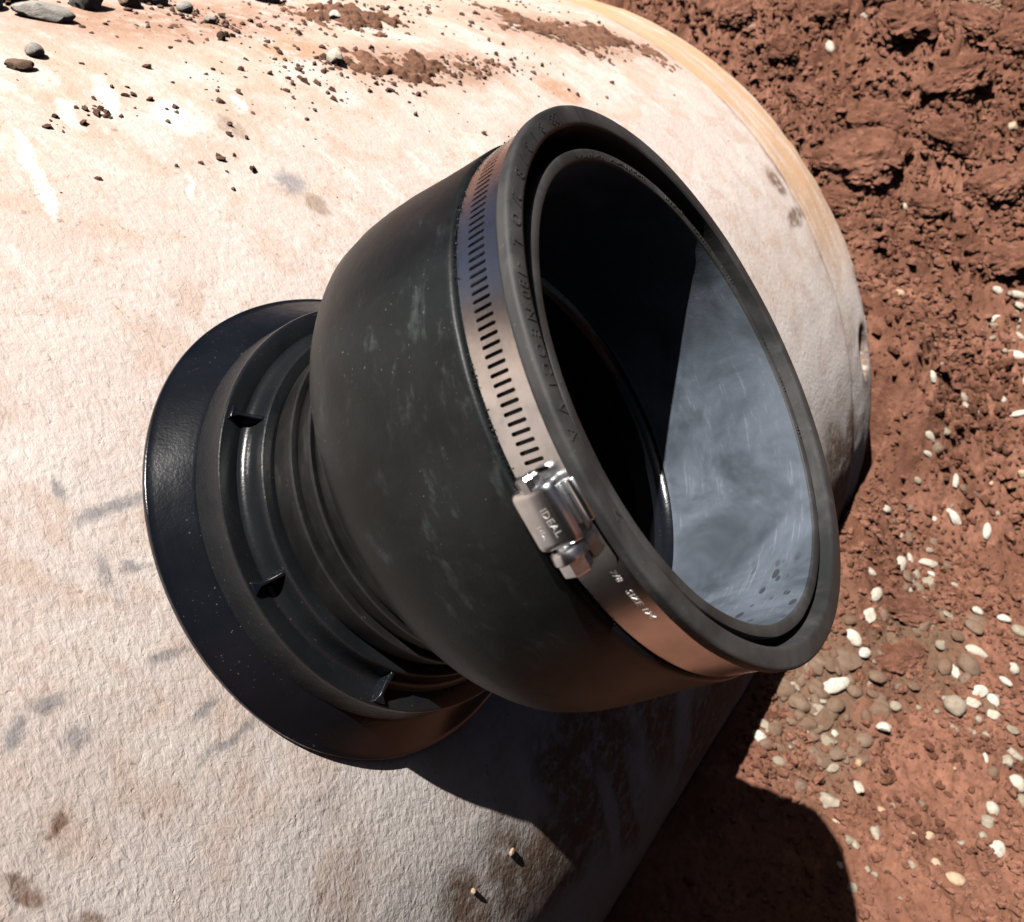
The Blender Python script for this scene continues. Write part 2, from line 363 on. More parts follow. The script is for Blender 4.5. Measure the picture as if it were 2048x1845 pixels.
PEBBLES = [(6.65,-1.71,0.081,0.041,-1.08,'w'), (6.47,-1.86,0.103,0.063,-0.05,'w'), (6.16,-1.89,0.101,0.067,0.11,'w'),
    (5.79,-1.84,0.099,0.066,-1.82,'w'), (5.74,-2.0,0.076,0.054,-0.35,'w'), (4.8,-1.82,0.087,0.072,-1.37,'g'), (4.9,-1.8,0.103,0.026,-1.43,'g'),
    (4.24,-1.44,0.07,0.045,-1.81,'g'), (4.09,-1.46,0.079,0.054,-1.6,'w'), (5.52,-1.87,0.15,0.118,-1.17,'b'), (4.59,-2.02,0.085,0.075,-1.49,'g'),
    (4.7,-2.05,0.04,0.04,-0.99,'w'), (4.83,-2.33,0.091,0.065,-0.56,'b'), (4.65,-2.26,0.07,0.06,-0.83,'b'), (4.6,-1.85,0.091,0.07,-1.48,'b'),
    (4.26,-1.56,0.074,0.064,-0.83,'b'), (4.71,-1.61,0.072,0.061,-0.83,'b'), (4.76,-1.45,0.114,0.072,-0.91,'b'), (4.46,-2.15,0.079,0.064,-0.83,'b'),
    (4.0,-1.71,0.068,0.048,-1.17,'g'), (4.33,-2.16,0.068,0.044,-0.83,'g'), (4.6,-1.71,0.046,0.035,-1.48,'g'), (5.9,-1.74,0.066,0.05,-0.83,'b'),
    (7.49,-1.58,0.061,0.049,-0.48,'w'), (5.32,-1.76,0.074,0.074,-0.83,'b'), (5.57,-2.21,0.096,0.075,-0.83,'b'), (4.62,-2.38,0.079,0.049,-0.83,'b'),
    (8.32,-2.29,0.114,0.076,-1.82,'w'), (8.49,-2.69,0.101,0.05,-2.81,'w'), (8.16,-2.09,0.038,0.031,-0.84,'w'), (7.8,-2.18,0.055,0.037,-0.84,'g'),
    (7.22,-1.95,0.12,0.072,0.05,'w'), (7.47,-2.02,0.085,0.049,-2.14,'w'), (7.62,-2.22,0.146,0.061,-0.88,'w'), (7.32,-2.15,0.054,0.054,-0.84,'g'),
    (7.49,-2.31,0.06,0.048,-1.08,'w'), (7.33,-2.32,0.101,0.083,0.03,'g'), (7.1,-2.11,0.065,0.053,0.17,'w'), (7.2,-2.22,0.047,0.036,-2.89,'g'),
    (6.94,-2.15,0.047,0.035,-1.08,'w'), (7.01,-2.62,0.075,0.046,-1.84,'g'), (7.4,-2.9,0.065,0.047,-1.37,'w'), (7.47,-3.19,0.076,0.047,-1.17,'w'),
    (7.37,-3.38,0.098,0.081,-1.49,'g'), (6.75,-3.02,0.118,0.056,-1.43,'w'), (6.46,-2.66,0.067,0.056,-0.42,'g'), (6.31,-2.88,0.099,0.055,-2.36,'w'),
    (6.45,-2.99,0.132,0.121,-0.84,'b'), (6.86,-3.43,0.062,0.056,-1.49,'w'), (6.62,-3.39,0.072,0.039,-1.44,'w'), (6.24,-3.18,0.103,0.065,-0.88,'w'),
    (6.25,-3.32,0.07,0.065,-1.95,'w'), (6.05,-3.14,0.086,0.059,-1.08,'w'), (5.86,-2.99,0.111,0.101,-0.84,'g'), (5.93,-2.9,0.059,0.059,-0.84,'g'),
    (6.09,-3.36,0.074,0.053,-1.08,'w'), (6.34,-3.34,0.049,0.043,-0.84,'g'), (5.06,-2.45,0.071,0.066,-0.84,'w'), (5.24,-2.37,0.104,0.088,-0.83,'b'),
    (5.38,-2.47,0.068,0.057,-0.84,'g'), (5.37,-2.31,0.073,0.068,-0.83,'b'), (5.57,-3.03,0.062,0.057,-0.84,'g'), (5.79,-3.36,0.042,0.042,-0.84,'g'),
    (5.51,-3.41,0.061,0.036,-2.84,'w'), (5.82,-3.65,0.103,0.062,-1.5,'g'), (5.62,-3.6,0.077,0.066,-0.17,'g'), (7.64,-2.58,0.048,0.048,-0.84,'g'),
    (6.07,-3.58,0.074,0.042,-1.39,'g'), (7.25,-2.93,0.145,0.116,-1.48,'b'), (7.02,-2.92,0.115,0.08,-1.72,'b'), (4.27,-2.44,0.077,0.058,-2.35,'w'),
    (4.01,-2.25,0.104,0.085,-1.61,'g'), (3.95,-2.72,0.083,0.06,-2.57,'g'), (5.0,-3.59,0.068,0.063,-2.07,'w'), (4.84,-3.58,0.063,0.063,-0.84,'g'),
    (4.67,-3.58,0.047,0.047,-0.84,'g'), (4.63,-3.73,0.085,0.071,-0.67,'w'), (4.04,-3.45,0.091,0.059,-1.12,'t'), (4.06,-3.26,0.046,0.046,-0.84,'t'),
    (3.48,-2.53,0.04,0.027,-2.36,'w'), (5.47,-3.75,0.09,0.07,-1.51,'w'), (3.37,-2.69,0.053,0.044,-1.39,'g'), (3.6,-2.82,0.036,0.027,-0.84,'g'),
    (3.6,-2.75,0.031,0.031,-0.99,'g'), (5.34,-3.83,0.059,0.059,-0.85,'g'), (3.72,-2.54,0.055,0.041,-1.5,'g'), (10.98,-1.68,0.099,0.078,-0.1,'w'),
    (11.34,-1.58,0.13,0.043,-2.51,'w'), (11.62,-1.67,0.072,0.051,-1.88,'w'), (11.64,-1.93,0.129,0.05,-1.31,'w'), (11.52,-2.0,0.086,0.057,-1.58,'w'),
    (11.31,-1.8,0.071,0.057,-0.8,'w'), (11.29,-2.12,0.099,0.057,-1.58,'w'), (11.12,-2.22,0.098,0.077,-1.58,'w'), (10.98,-2.2,0.154,0.098,-1.69,'w'),
    (10.19,-2.53,0.135,0.041,-1.17,'w'), (10.29,-2.28,0.055,0.048,-0.44,'w'), (10.66,-2.45,0.11,0.055,-2.64,'w'), (10.36,-0.88,0.064,0.036,-1.55,'w'),
    (9.86,-0.94,0.084,0.042,-2.55,'g'), (9.61,-1.84,0.074,0.061,-1.8,'g'), (9.48,-1.9,0.061,0.04,-1.36,'w'), (8.83,-1.45,0.086,0.06,-2.17,'w'),
    (8.51,-1.69,0.091,0.045,-1.67,'w'), (8.42,-1.75,0.071,0.032,-1.36,'w'), (8.61,-2.14,0.096,0.058,-2.56,'w'), (8.79,-1.83,0.065,0.059,-0.99,'g'),
    (9.44,-2.83,0.065,0.046,-1.37,'t'), (10.58,-1.07,0.043,0.029,-1.36,'t'), (10.48,-0.55,0.072,0.051,-1.16,'t'), (11.17,-1.82,0.078,0.057,-1.17,'g'),
    (15.15,5.29,0.142,0.057,-1.64,'w'), (14.33,2.29,0.111,0.069,-2.38,'w'), (12.13,-0.01,0.061,0.054,-1.16,'w'), (15.12,2.04,0.078,0.061,-2.26,'g'),
    (14.01,3.61,0.132,0.115,-1.47,'g'), (13.83,-0.92,0.07,0.07,-1.17,'t')]
CLODS = [(12.64,0.83,0.596,0.437,-1.53), (13.45,1.06,0.448,0.285,-1.48), (14.3,3.99,0.314,0.251,-1.68), (14.76,1.2,0.59,0.38,-0.9),
    (13.0,-1.03,0.382,0.267,-1.17), (14.09,0.06,0.444,0.323,-1.55), (15.11,-0.45,0.367,0.286,-1.17), (13.39,-0.1,0.356,0.237,-1.73),
    (13.34,2.21,0.334,0.209,-1.76), (11.99,-1.76,0.437,0.255,-1.07), (6.69,-2.24,0.345,0.144,-0.84), (6.04,-2.34,0.274,0.175,-0.92),
    (11.97,0.97,0.314,0.173,-1.34), (4.35,-1.44,0.11,0.06,-0.62), (13.86,2.91,0.258,0.172,-1.5), (14.75,2.65,0.349,0.218,-1.33),
    (12.43,-0.28,0.269,0.169,-1.45), (11.69,0.55,0.231,0.139,-1.43), (14.97,0.22,0.373,0.248,-1.83), (15.43,1.81,0.435,0.261,-1.34)]

# ------------------------------------------------------------------ ground: one sheet, banked up beyond the pipe's end
YC, ZC = PIPE_R * sph, -PIPE_R * cph           # pipe axis in world units (y, z)
def ground_base(x, y):
    z = -4.3 + .14 * (x - 3) + .22 * (np.clip(y, -9, 3) + 1.4)
    k = x - 9.2 - .15 * (np.clip(y, -12, 12) + 1)
    bank = .62 * np.logaddexp(0, k * 1.6) / 1.6
    bank = 14 * np.tanh(bank / 14)
    z = np.clip(z, -5.6, 3) + bank
    # unseen banks added behind and beside the camera to shade ground and darken reflections
    wx = -6.0 + 12.0 / (1 + np.exp(np.clip((x + 7.3) * 3.0, -40, 40)))
    wy = -6.0 + 12.0 / (1 + np.exp(np.clip((y + 9.2 + .5 * np.sin(x * .6)) * 2.6, -40, 40)))
    return np.maximum(z, np.maximum(wx, wy))
def ground_height(x, y):
    """world units"""
    x = np.asarray(x, float); y = np.asarray(y, float)
    z = ground_base(x, y)
    P = np.stack([x, y, 0 * x], -1)
    rough = 1 / (1 + np.exp(-(x - 10.3) * 1.3))              # clodded bank
    Q = P + .35 * np.stack([vnoise(P * 1.1 + 5, 81), vnoise(P * 1.1 + 9, 82), 0 * x], -1)
    z = z + .16 * fbm(P * .45, 3, 3) + (.07 + .16 * rough) * fbm(Q * 1.3, 3, 11)
    n1 = np.abs(fbm(Q * 2.1, 3, 21, .5)); n2 = np.abs(fbm(Q * 5.2, 3, 25, .55)); n3 = np.abs(fbm(P * 11.0, 2, 35, .6))
    z = z + (.08 + .75 * rough) * (np.minimum(n1, .26) - .1) + (.13 + .30 * rough) * (np.minimum(n2, .3) - .1) + (.09 + .08 * rough) * (n3 - .1)
    z = z + .014 * vnoise(P * 24.0, 44) + .34 * rough * np.maximum(0, fbm(Q * .8, 2, 57))
    z = z + .5 * np.exp(-((x - 7.4) / 1.5) ** 2 - ((y + 1.35) / .55) ** 2)      # spoil heaped against the pipe
    z = z + 1.9 / (1 + np.exp(-np.clip((x - 8.3) * 6, -30, 30))) * np.exp(-((x - 8.7) / 1.6) ** 2 - ((y + .5) / 1.5) ** 2)   # and round its end
    # the sheet dips under and cradles the pipe
    dy = np.clip(np.abs(y - YC) / PIPE_R, 0, 1)
    low = ZC - PIPE_R * np.sqrt(1 - dy * dy) + .06
    inside = (np.abs(y - YC) < PIPE_R) & (x < PIPE_END + .5) & (x > -6.7)
    z = np.where(inside, np.minimum(z, low), z)
    return z
def spread(core, out_lo, out_hi, n):
    lo = core[0] - (np.geomspace(1, 1 + out_lo, n)[1:] - 1)[::-1]
    hi = core[-1] + (np.geomspace(1, 1 + out_hi, n)[1:] - 1)
    return np.concatenate([lo, core, hi])
xs = spread(np.concatenate([np.arange(-9.5, .8, .25), np.arange(.8, 9.0, .03), np.arange(9.0, 18.5, .042)]), 900, 900, 40)
ys = spread(np.concatenate([np.arange(-11.5, -5.5, .22), np.arange(-5.5, 7.5, .034)]), 900, 900, 40)
GX, GY = np.meshgrid(xs, ys, indexing='ij')
GZ = ground_height(GX.ravel(), GY.ravel())
V = np.stack([GX.ravel() * U, GY.ravel() * U, GZ * U + Z0], -1)
me = grid_mesh('ground', V, len(xs), len(ys), MAT['soil'])
ground = bpy.data.objects.new('ground', me); COL.objects.link(ground); ground['kind'] = 'structure'

# ------------------------------------------------------------------ the concrete pipe
def pipe_radius(x):
    return np.interp(x, [-20, 6.78, 6.84, 6.93, 7.0, 7.72, 7.86, 7.93, PIPE_END], [5.084, 5.084, 5.080, 5.040, 5.030, 5.040, 5.030, 5.005, 4.95])
th_fine = np.radians(np.concatenate([np.arange(-64, 64, .45), np.arange(64, 296, 4.0)]))
px = np.concatenate([np.arange(-16, -2.5, .5), np.arange(-2.5, 6.6, .12), np.arange(6.6, PIPE_END + .001, .034), [PIPE_END]])
PX, PT = np.meshgrid(px, th_fine, indexing='ij')
PR = pipe_radius(PX)
Pn = np.stack([PX.ravel(), (PIPE_R * np.sin(PT)).ravel(), (PIPE_R * np.cos(PT)).ravel()], -1)
PR = PR + (.012 * fbm(Pn * 1.1, 3, 5) + .004 * fbm(Pn * 5, 2, 6)).reshape(PR.shape)
# ragged arris and the chip broken out of the joint
edge = np.clip((PX - 7.70) / .26, 0, 1)
PR = PR - edge * (.05 * np.maximum(0, fbm(Pn * 2.2, 3, 8))).reshape(PR.shape)
chip = np.exp(-(((PX - 7.60) / .13) ** 2 + ((PIPE_R * PT + 1.58) / .22) ** 2) ** 2)
PR = PR - chip * (.20 + .10 * fbm(Pn * 7, 2, 9).reshape(PR.shape))
outer = np.stack([PX, PR * np.sin(PT), PR * np.cos(PT) - PIPE_R], -1).reshape(-1, 3)
nx_, nt_ = len(px), len(th_fine)
idx = np.arange(nx_ * nt_).reshape(nx_, nt_)
def ring_quads(ix):
    j = np.arange(nt_); k = (j + 1) % nt_
    a = np.arange(ix.shape[0] - 1)[:, None]
    return np.stack([ix[a, j], ix[a, k], ix[a + 1, k], ix[a + 1, j]], -1).reshape(-1, 4)
q_out = ring_quads(idx)
cen = outer[q_out].mean(1)
q_out = q_out[~((np.hypot(cen[:, 0], cen[:, 1]) < .70) & (cen[:, 2] > -1))]      # cored hole under the connector
inner_x = np.array([PIPE_END, PIPE_END - .05, 6, 2, -2, -6, -16.0])
inner_r = np.array([4.36, 4.30, 4.30, 4.30, 4.30, 4.30, 4.30])
IX, IT = np.meshgrid(inner_x, th_fine, indexing='ij')
inner = np.stack([IX, inner_r[:, None] * np.sin(IT), inner_r[:, None] * np.cos(IT) - PIPE_R], -1).reshape(-1, 3)
idx2 = np.arange(len(inner_x) * nt_).reshape(len(inner_x), nt_) + len(outer)
q_in = ring_quads(np.concatenate([idx[-1:], idx2, idx[:1]]))
cen = np.concatenate([outer, inner])[q_in].mean(1)
q_in = q_in[~((np.hypot(cen[:, 0], cen[:, 1]) < 1.6) & (cen[:, 2] > -1.5))]
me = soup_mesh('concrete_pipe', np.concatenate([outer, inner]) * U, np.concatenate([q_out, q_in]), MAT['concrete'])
me.set_sharp_from_angle(angle=math.radians(50))
pipe = bpy.data.objects.new('concrete_pipe', me); COL.objects.link(pipe)
pipe.location = to_world((0, 0, 0)); pipe.rotation_euler = (PHI, 0, 0)
tag(pipe, 'large pale concrete pipe lying in red soil, tan band round its end', 'pipe')

# ------------------------------------------------------------------ the rubber pipe connector
HO = 1.848
def axis_point(z, off=(0, 0)):
    return np.array([.004 * z / HO + off[0], .022 * z / HO + off[1], z])
def tilt(z):
    f = min(1, max(0, (z - .25) / .6))
    u = np.array([1, 0, -.124 * f]); v = np.array([0, 1, -.023 * f])
    u = u / np.linalg.norm(u); v = v - v @ u * u; v = v / np.linalg.norm(v)
    return u, v
def cyl(theta, r, z, off=(0, 0)):
    u, v = tilt(z)
    return axis_point(z, off) + r * (math.cos(theta) * u + math.sin(theta) * v)
def lathe(name, prof, mat, parent, n=256, off=(0, 0), closed=False, warp=None, sharp=28):
    T = np.linspace(0, 2 * np.pi, n, endpoint=False)
    rows = []
    for z, r in prof:
        u, v = tilt(z)
        rows.append(axis_point(z, off) + r * (np.cos(T)[:, None] * u + np.sin(T)[:, None] * v))
    V = np.array(rows)
    if warp is not None: V = warp(V, np.array(prof))
    m = len(prof)
    j = np.arange(n); k = (j + 1) % n
    Q = []
    for i in range(m if closed else m - 1):
        i2 = (i + 1) % m
        Q.append(np.stack([i * n + j, i * n + k, i2 * n + k, i2 * n + j], -1))
    me = soup_mesh(name, V.reshape(-1, 3) * U, np.concatenate(Q), mat)
    me.set_sharp_from_angle(angle=math.radians(sharp))
    o = bpy.data.objects.new(name, me); COL.objects.link(o); o.parent = parent
    return o
def sag_warp(V, prof):
    r = np.hypot(V[..., 0], V[..., 1]); y = V[..., 1]
    w = np.clip((r - .88) / .22, 0, 1)
    V = V.copy(); V[..., 2] += w * (np.sqrt(np.maximum(PIPE_R ** 2 - y * y, 1e-6)) - PIPE_R)
    return V
def rubber_warp(V, prof):
    V = V.copy(); shp = V.shape
    n = fbm(V.reshape(-1, 3) * 2.2, 2, 71).reshape(shp[:2]) * .006 + fbm(V.reshape(-1, 3) * 11, 2, 72).reshape(shp[:2]) * .0012
    c = V.mean(1, keepdims=True); d = V - c; ln = np.linalg.norm(d, axis=2, keepdims=True)
    return V + d / np.maximum(ln, 1e-6) * n[..., None]

conn = empty('pipe_connector', 'black rubber and plastic pipe connector with flange standing on the pale concrete pipe', 'pipe connector')
flange = lathe('base_flange', [(-.10, 1.02), (-.03, 1.105), (.020, 1.120), (.030, 1.1185), (.0335, 1.1155), (.0348, 1.112), (.0362, 1.107), (.0440, 1.09), (.075, 1.025), (.100, .972), (.107, .957), (.112, .93), (.0, .84)],
               MAT['plastic'], conn, 288, warp=sag_warp)
collar = lathe('collar_ring', [(.08, .962), (.108, .9585), (.115, .957), (.245, .9475), (.254, .9465), (.259, .944), (.261, .940), (.2605, .932), (.238, .858), (.234, .846), (.20, .80)],
               MAT['hub'], conn, 288, warp=sag_warp)
tube = lathe('hub_tube', [(.20, .87), (.2365, .8685), (.2385, .856), (.2435, .845), (.252, .835), (.264, .827), (.280, .8215), (.297, .819), (.326, .8135), (.333, .811), (.3365, .806), (.337, .800), (.334, .766), (.330, .74), (.10, .70)],
             MAT['hub'], conn, 256)
neck = lathe('neck', [(.30, .70), (.36, .728), (.45, .725), (.58, .720), (.76, .72)], MAT['neck'], conn, 256)
for pr in ([(.322, .72), (.338, .745), (.344, .7605), (.348, .762), (.462, .7785), (.469, .7800), (.4745, .779), (.4770, .774), (.470, .72)],
           [(.455, .70), (.474, .728), (.482, .7490), (.488, .7510), (.562, .7665), (.569, .7680), (.5745, .767), (.577, .762), (.570, .71)],
           [(.556, .70), (.576, .726), (.585, .7490), (.592, .7520), (.670, .7650), (.700, .7680), (.715, .766), (.72, .71)]):
    lathe('ridge', pr, MAT['neck'], conn, 256)
# gussets between the step and the hub tube
for k in range(8):
    an = math.radians(42 + 45 * k)
    pr = [(.800, .20), (.800, .330), (.822, .328), (.86, .300), (.90, .274), (.930, .272), (.932, .20)]
    hw = [.010, .009, .009, .009, .011, .030, .034]
    vs = []
    for s in (-1, 1):
        for (r, z), h in zip(pr, hw):
            e = np.array([math.cos(an), math.sin(an), 0]); t = np.array([-math.sin(an), math.cos(an), 0])
            p = e * r + t * s * h; vs.append((p[0] * U, p[1] * U, z * U))
    n = len(pr)
    fs = [tuple(range(n))[::-1], tuple(range(n, 2 * n))] + [(i, (i + 1) % n, n + (i + 1) % n, n + i) for i in range(n)]
    o = mesh_obj('gusset', vs, fs, MAT['plastic'], conn, sharp=35)
    bv = o.modifiers.new('bevel', 'BEVEL'); bv.width = .0006; bv.segments = 2; bv.limit_method = 'ANGLE'
# outer sleeve
sleeve = lathe('outer_sleeve', [(.70, .70), (.718, .742), (.724, .758), (.735, .780), (.752, .815), (.772, .855), (.800, .900), (.840, .952), (.895, 1.000), (.96, 1.028), (1.06, 1.040), (1.15, 1.039),
        (1.25, 1.034), (1.40, 1.020), (1.52, 1.010), (1.595, 1.004), (1.612, 1.002), (1.620, .997), (1.624, .988), (1.626, .977), (1.64, .975), (1.796, .975), (1.800, .979), (1.803, .990),
        (1.808, .998), (1.816, 1.001), (1.826, .9985), (1.836, 1.001), (1.844, 1.000), (1.8495, .995), (1.8515, .987), (1.8505, .942), (1.849, .933), (1.844, .9275), (1.83, .926), (1.25, .922), (1.24, .89)],
        MAT['sleeve'], conn, 320, warp=rubber_warp, sharp=40)
# paint the lip and mouth with the dustier rubber: second slot on the same part
sleeve.data.materials.append(MAT['lip'])
npf = 320
for p_ in sleeve.data.polygons:
    row = p_.index // npf
    if row >= 22: p_.material_index = 1
inner = lathe('inner_sleeve', [(1.22, .874), (1.80, .8785), (1.812, .878), (1.8165, .8745), (1.818, .868), (1.8165, .842), (1.8135, .8375), (1.806, .835), (1.70, .834), (1.45, .832), (1.18, .829), (1.155, .826),
        (1.128, .812), (1.108, .790), (1.098, .76), (1.094, .66), (1.085, .635), (1.06, .62), (.6, .61), (-.45, .605)], MAT['bore'], conn, 288, off=(-.004, -.018), warp=rubber_warp, sharp=40)
inner.data.materials.append(MAT['lip']); inner.data.materials.append(MAT['plastic']); inner.data.materials.append(MAT['matte'])
for p_ in inner.data.polygons:
    row = p_.index // 288
    if row < 7: p_.material_index = 1
    elif row >= 14: p_.material_index = 3
    elif row >= 11: p_.material_index = 2

# ------------------------------------------------------------------ lettering
def text_mesh(s, size, extrude, space=1.0):
    cu = bpy.data.curves.new('lettering_curve', 'FONT')
    cu.body = s; cu.size = size; cu.extrude = extrude; cu.space_character = space; cu.align_x = 'CENTER'; cu.align_y = 'CENTER'; cu.resolution_u = 2
    o = bpy.data.objects.new('lettering_tmp', cu); COL.objects.link(o)
    dg = bpy.context.evaluated_depsgraph_get()
    me = bpy.data.meshes.new_from_object(o.evaluated_get(dg))
    bpy.data.objects.remove(o); bpy.data.curves.remove(cu)
    V = np.array([v.co[:] for v in me.vertices]); F = [tuple(p.vertices) for p in me.polygons]
    bpy.data.meshes.remove(me)
    return V, F
def wrap_face(s, theta0, r0, z0, size, mat, parent, space=1.25, extrude=.0022, name='raised_lettering', off=(0, 0)):
    V, F = text_mesh(s, size, extrude, space)
    out = []
    for x, y, z in V:
        th = theta0 + x / r0
        out.append(cyl(th, r0 - y, z0 + z, off) * U)
    return mesh_obj(name, out, F, mat, parent, smooth=False)
def wrap_side(s, theta0, r0, z0, size, mat, parent, space=1.1, extrude=.0012, name='stamped_lettering'):
    V, F = text_mesh(s, size, extrude, space)
    out = [cyl(theta0 + x / r0, r0 + z, z0 + y) * U for x, y, z in V]
    return mesh_obj(name, out, F, mat, parent, smooth=False)
R_ = math.radians
for s, deg in (('138', 97), ('8', 105), ('1', 110), ('3', 114.5), ('/', 119), ('B', 123.5), ('2/', 130), ('O', 135), ('L', 140), ('-180', 147), ('N', 153), ('E', 156), ('O', 159), ('C', 162), ('I', 164.5), ('V', 168.5), ('A', 172.5)):
    wrap_face(s, R_(deg), .966, 1.8505, .052, MAT['lip'], sleeve, 1.2, .0028)
wrap_face('<', R_(186.5), .964, 1.8505, .062, MAT['lip'], sleeve, 1.2, .0028)
# worn, no longer readable raised marks on the inner ring and far lip
random.seed(5)
tv, tf = [], []
def tick(th, r, z, dth, dr, h):
    b0 = len(tv)
    for zz in (z - .004, z + h):
        for sx, sy in ((-1, -1), (1, -1), (1, 1), (-1, 1)):
            tv.append(cyl(th + sx * dth, r + sy * dr, zz, (-.004, -.018)) * U)
    tf.extend([(b0 + 4, b0 + 5, b0 + 6, b0 + 7)] + [(b0 + i, b0 + (i + 1) % 4, b0 + 4 + (i + 1) % 4, b0 + 4 + i) for i in range(4)])
for lo, hi in ((78, 92), (58, 74), (40, 48), (26, 34), (14, 20), (-8, -3), (-20, -15), (-34, -30)):
    d = lo
    while d < hi:
        tick(R_(d), .856 + random.uniform(-.004, .004), 1.8165, .0035 * random.uniform(.5, 1.4), .009 * random.uniform(.4, 1), .004)
        d += random.uniform(.7, 1.3)
tag(mesh_obj('raised_mark', tv, tf, MAT['lip'], inner, smooth=False), kind='stuff')

# ------------------------------------------------------------------ hose clamp
clamp = empty('hose_clamp', 'stainless worm drive hose clamp tightened round the mouth of the black rubber sleeve', 'hose clamp')
ZA, ZB, RB = 1.636, 1.799, .9905
bv_, bf_ = [], []
vmap = {}
def bvert(th, z):
    key = (round(th, 6), round(z, 6))
    if key not in vmap:
        vmap[key] = len(bv_); bv_.append(cyl(th, RB, z) * U)
    return vmap[key]
ZM = (ZA + ZB) / 2
pitch = R_(1.58)
t0, t1 = R_(40), R_(178)
ncell = int((t1 - t0) / pitch); t0 = t1 - ncell * pitch
SL = .045                                         # slant of the slots
def sl(z): return SL * (z - ZM)
for c in range(ncell):
    tl, tr = t0 + c * pitch, t0 + (c + 1) * pitch; tc = (tl + tr) / 2
    hz, ht = .034, pitch * .21
    hole = []
    for k in range(14):
        if k < 7: an = math.pi * (k / 6.0); zc = ZM + hz - ht; dx, dz = math.cos(an) * ht, math.sin(an) * ht
        else: an = math.pi * (1 + (k - 7) / 6.0); zc = ZM - hz + ht; dx, dz = math.cos(an) * ht, math.sin(an) * ht
        hole.append((tc + dx + sl(zc + dz), zc + dz))
    zt = ZM + hz + .012; zb = ZM - hz - .012
    outer_l = [(tr, ZM + hz - ht)] + [(tr, zt)] + [(tr - (tr - tl) * f, zt) for f in (.25, .5, .75)] + [(tl, zt), (tl, ZM + hz - ht)] + \
              [(tl, ZM - hz + ht), (tl, zb)] + [(tl + (tr - tl) * f, zb) for f in (.25, .5, .75)] + [(tr, zb), (tr, ZM - hz + ht)]
    # shift the outline with the slant too so that neighbouring cells share it
    ol = [bvert(x + sl(z), z) for x, z in outer_l]
    hl = [bvert(x, z) for x, z in hole]
    for k in range(14): bf_.append((ol[k], ol[(k + 1) % 14], hl[(k + 1) % 14], hl[k]))
    fr = [0, .25, .5, .75, 1]
    for k in range(4):
        a0, a1 = tl + (tr - tl) * fr[k], tl + (tr - tl) * fr[k + 1]
        bf_.append((bvert(a0 + sl(zt), zt), bvert(a1 + sl(zt), zt), bvert(a1 + sl(zt), ZB), bvert(a0 + sl(zt), ZB)))
        bf_.append((bvert(a0 + sl(zb), ZA), bvert(a1 + sl(zb), ZA), bvert(a1 + sl(zb), zb), bvert(a0 + sl(zb), zb)))
nseg = 160
for k in range(nseg):
    a0 = t1 - R_(.2) + (2 * math.pi - (t1 - t0) + R_(.4)) * k / nseg; a1 = t1 - R_(.2) + (2 * math.pi - (t1 - t0) + R_(.4)) * (k + 1) / nseg
    bf_.append((bvert(a0, ZA), bvert(a1, ZA), bvert(a1, ZB), bvert(a0, ZB)))
band = mesh_obj('band', bv_, bf_, MAT['band'], clamp)
so = band.modifiers.new('thickness', 'SOLIDIFY'); so.thickness = .0006; so.offset = -1
es = band.modifiers.new('edges', 'EDGE_SPLIT'); es.split_angle = R_(40)
wrap_side('B 7/8   SIZE 124', R_(199.5), RB + .0004, 1.752, .030, MAT['stamp'], band, 1.15)
def strip(name, d0, d1, za, zb, r, thick, mat, parent, round_end=True):
    n = 40; vs, fs = [], []
    for i in range(n + 1):
        f = i / n; th = R_(d0 + (d1 - d0) * f); zc, hw = (za + zb) / 2, (zb - za) / 2
        if round_end:
            rem = (1 - f) * R_(d1 - d0)
            if rem < hw: hw = math.sqrt(max(1e-5, hw * hw - (hw - rem) ** 2))
        for rr in (r, r - thick):
            vs.append(cyl(th, rr, zc - hw) * U); vs.append(cyl(th, rr, zc + hw) * U)
    for i in range(n):
        b0, b1 = i * 4, i * 4 + 4
        fs += [(b0, b1, b1 + 1, b0 + 1), (b0 + 2, b0 + 3, b1 + 3, b1 + 2), (b0, b0 + 2, b1 + 2, b1), (b0 + 1, b1 + 1, b1 + 3, b0 + 3)]
    fs += [(0, 1, 3, 2), (4 * n, 4 * n + 2, 4 * n + 3, 4 * n + 1)]
    return mesh_obj(name, vs, fs, mat, parent, sharp=35)
strip('band_tail', 183, 194, 1.722, 1.797, .999, .006, MAT['band'], clamp)
# frame of the screw housing
TH = R_(182.0)
Oh = cyl(TH, .990, ZM); uu, vv = tilt(ZM)
Nh = math.cos(TH) * uu + math.sin(TH) * vv; Th = -math.sin(TH) * uu + math.cos(TH) * vv; Ah = np.cross(Nh, Th)
def hp(t, a_, n_): return (Oh + t * Th + a_ * Ah + n_ * Nh) * U
def loft(name, sec, stations, mat, parent, ca, cn=0.0, sharp=40):
    """sec: closed outline (a, n); stations: (t, scale_a, scale_n)"""
    vs, fs = [], []; m = len(sec)
    for t, sa, sn in stations:
        for a_, n_ in sec: vs.append(hp(t, ca + (a_ - ca) * sa, cn + (n_ - cn) * sn))
    for i in range(len(stations) - 1):
        for j in range(m):
            k = (j + 1) % m
            fs.append((i * m + j, i * m + k, (i + 1) * m + k, (i + 1) * m + j))
    fs.append(tuple(range(m))[::-1]); fs.append(tuple(range((len(stations) - 1) * m, len(stations) * m)))
    return mesh_obj(name, vs, fs, mat, parent, sharp=sharp)
arch = [(-.086, -.006), (-.086, .026)] + [(-.054 - .032 * math.cos(q), .042 + .030 * math.sin(q) - .004) for q in np.linspace(.15, 1.5, 7)] + [(-.03, .071), (-.012, .0715), (.006, .070)] + \
       [(.024 + .033 * math.sin(q), .036 + .033 * math.cos(q)) for q in np.linspace(.1, 1.5, 7)] + [(.057, .02), (.057, -.006)]
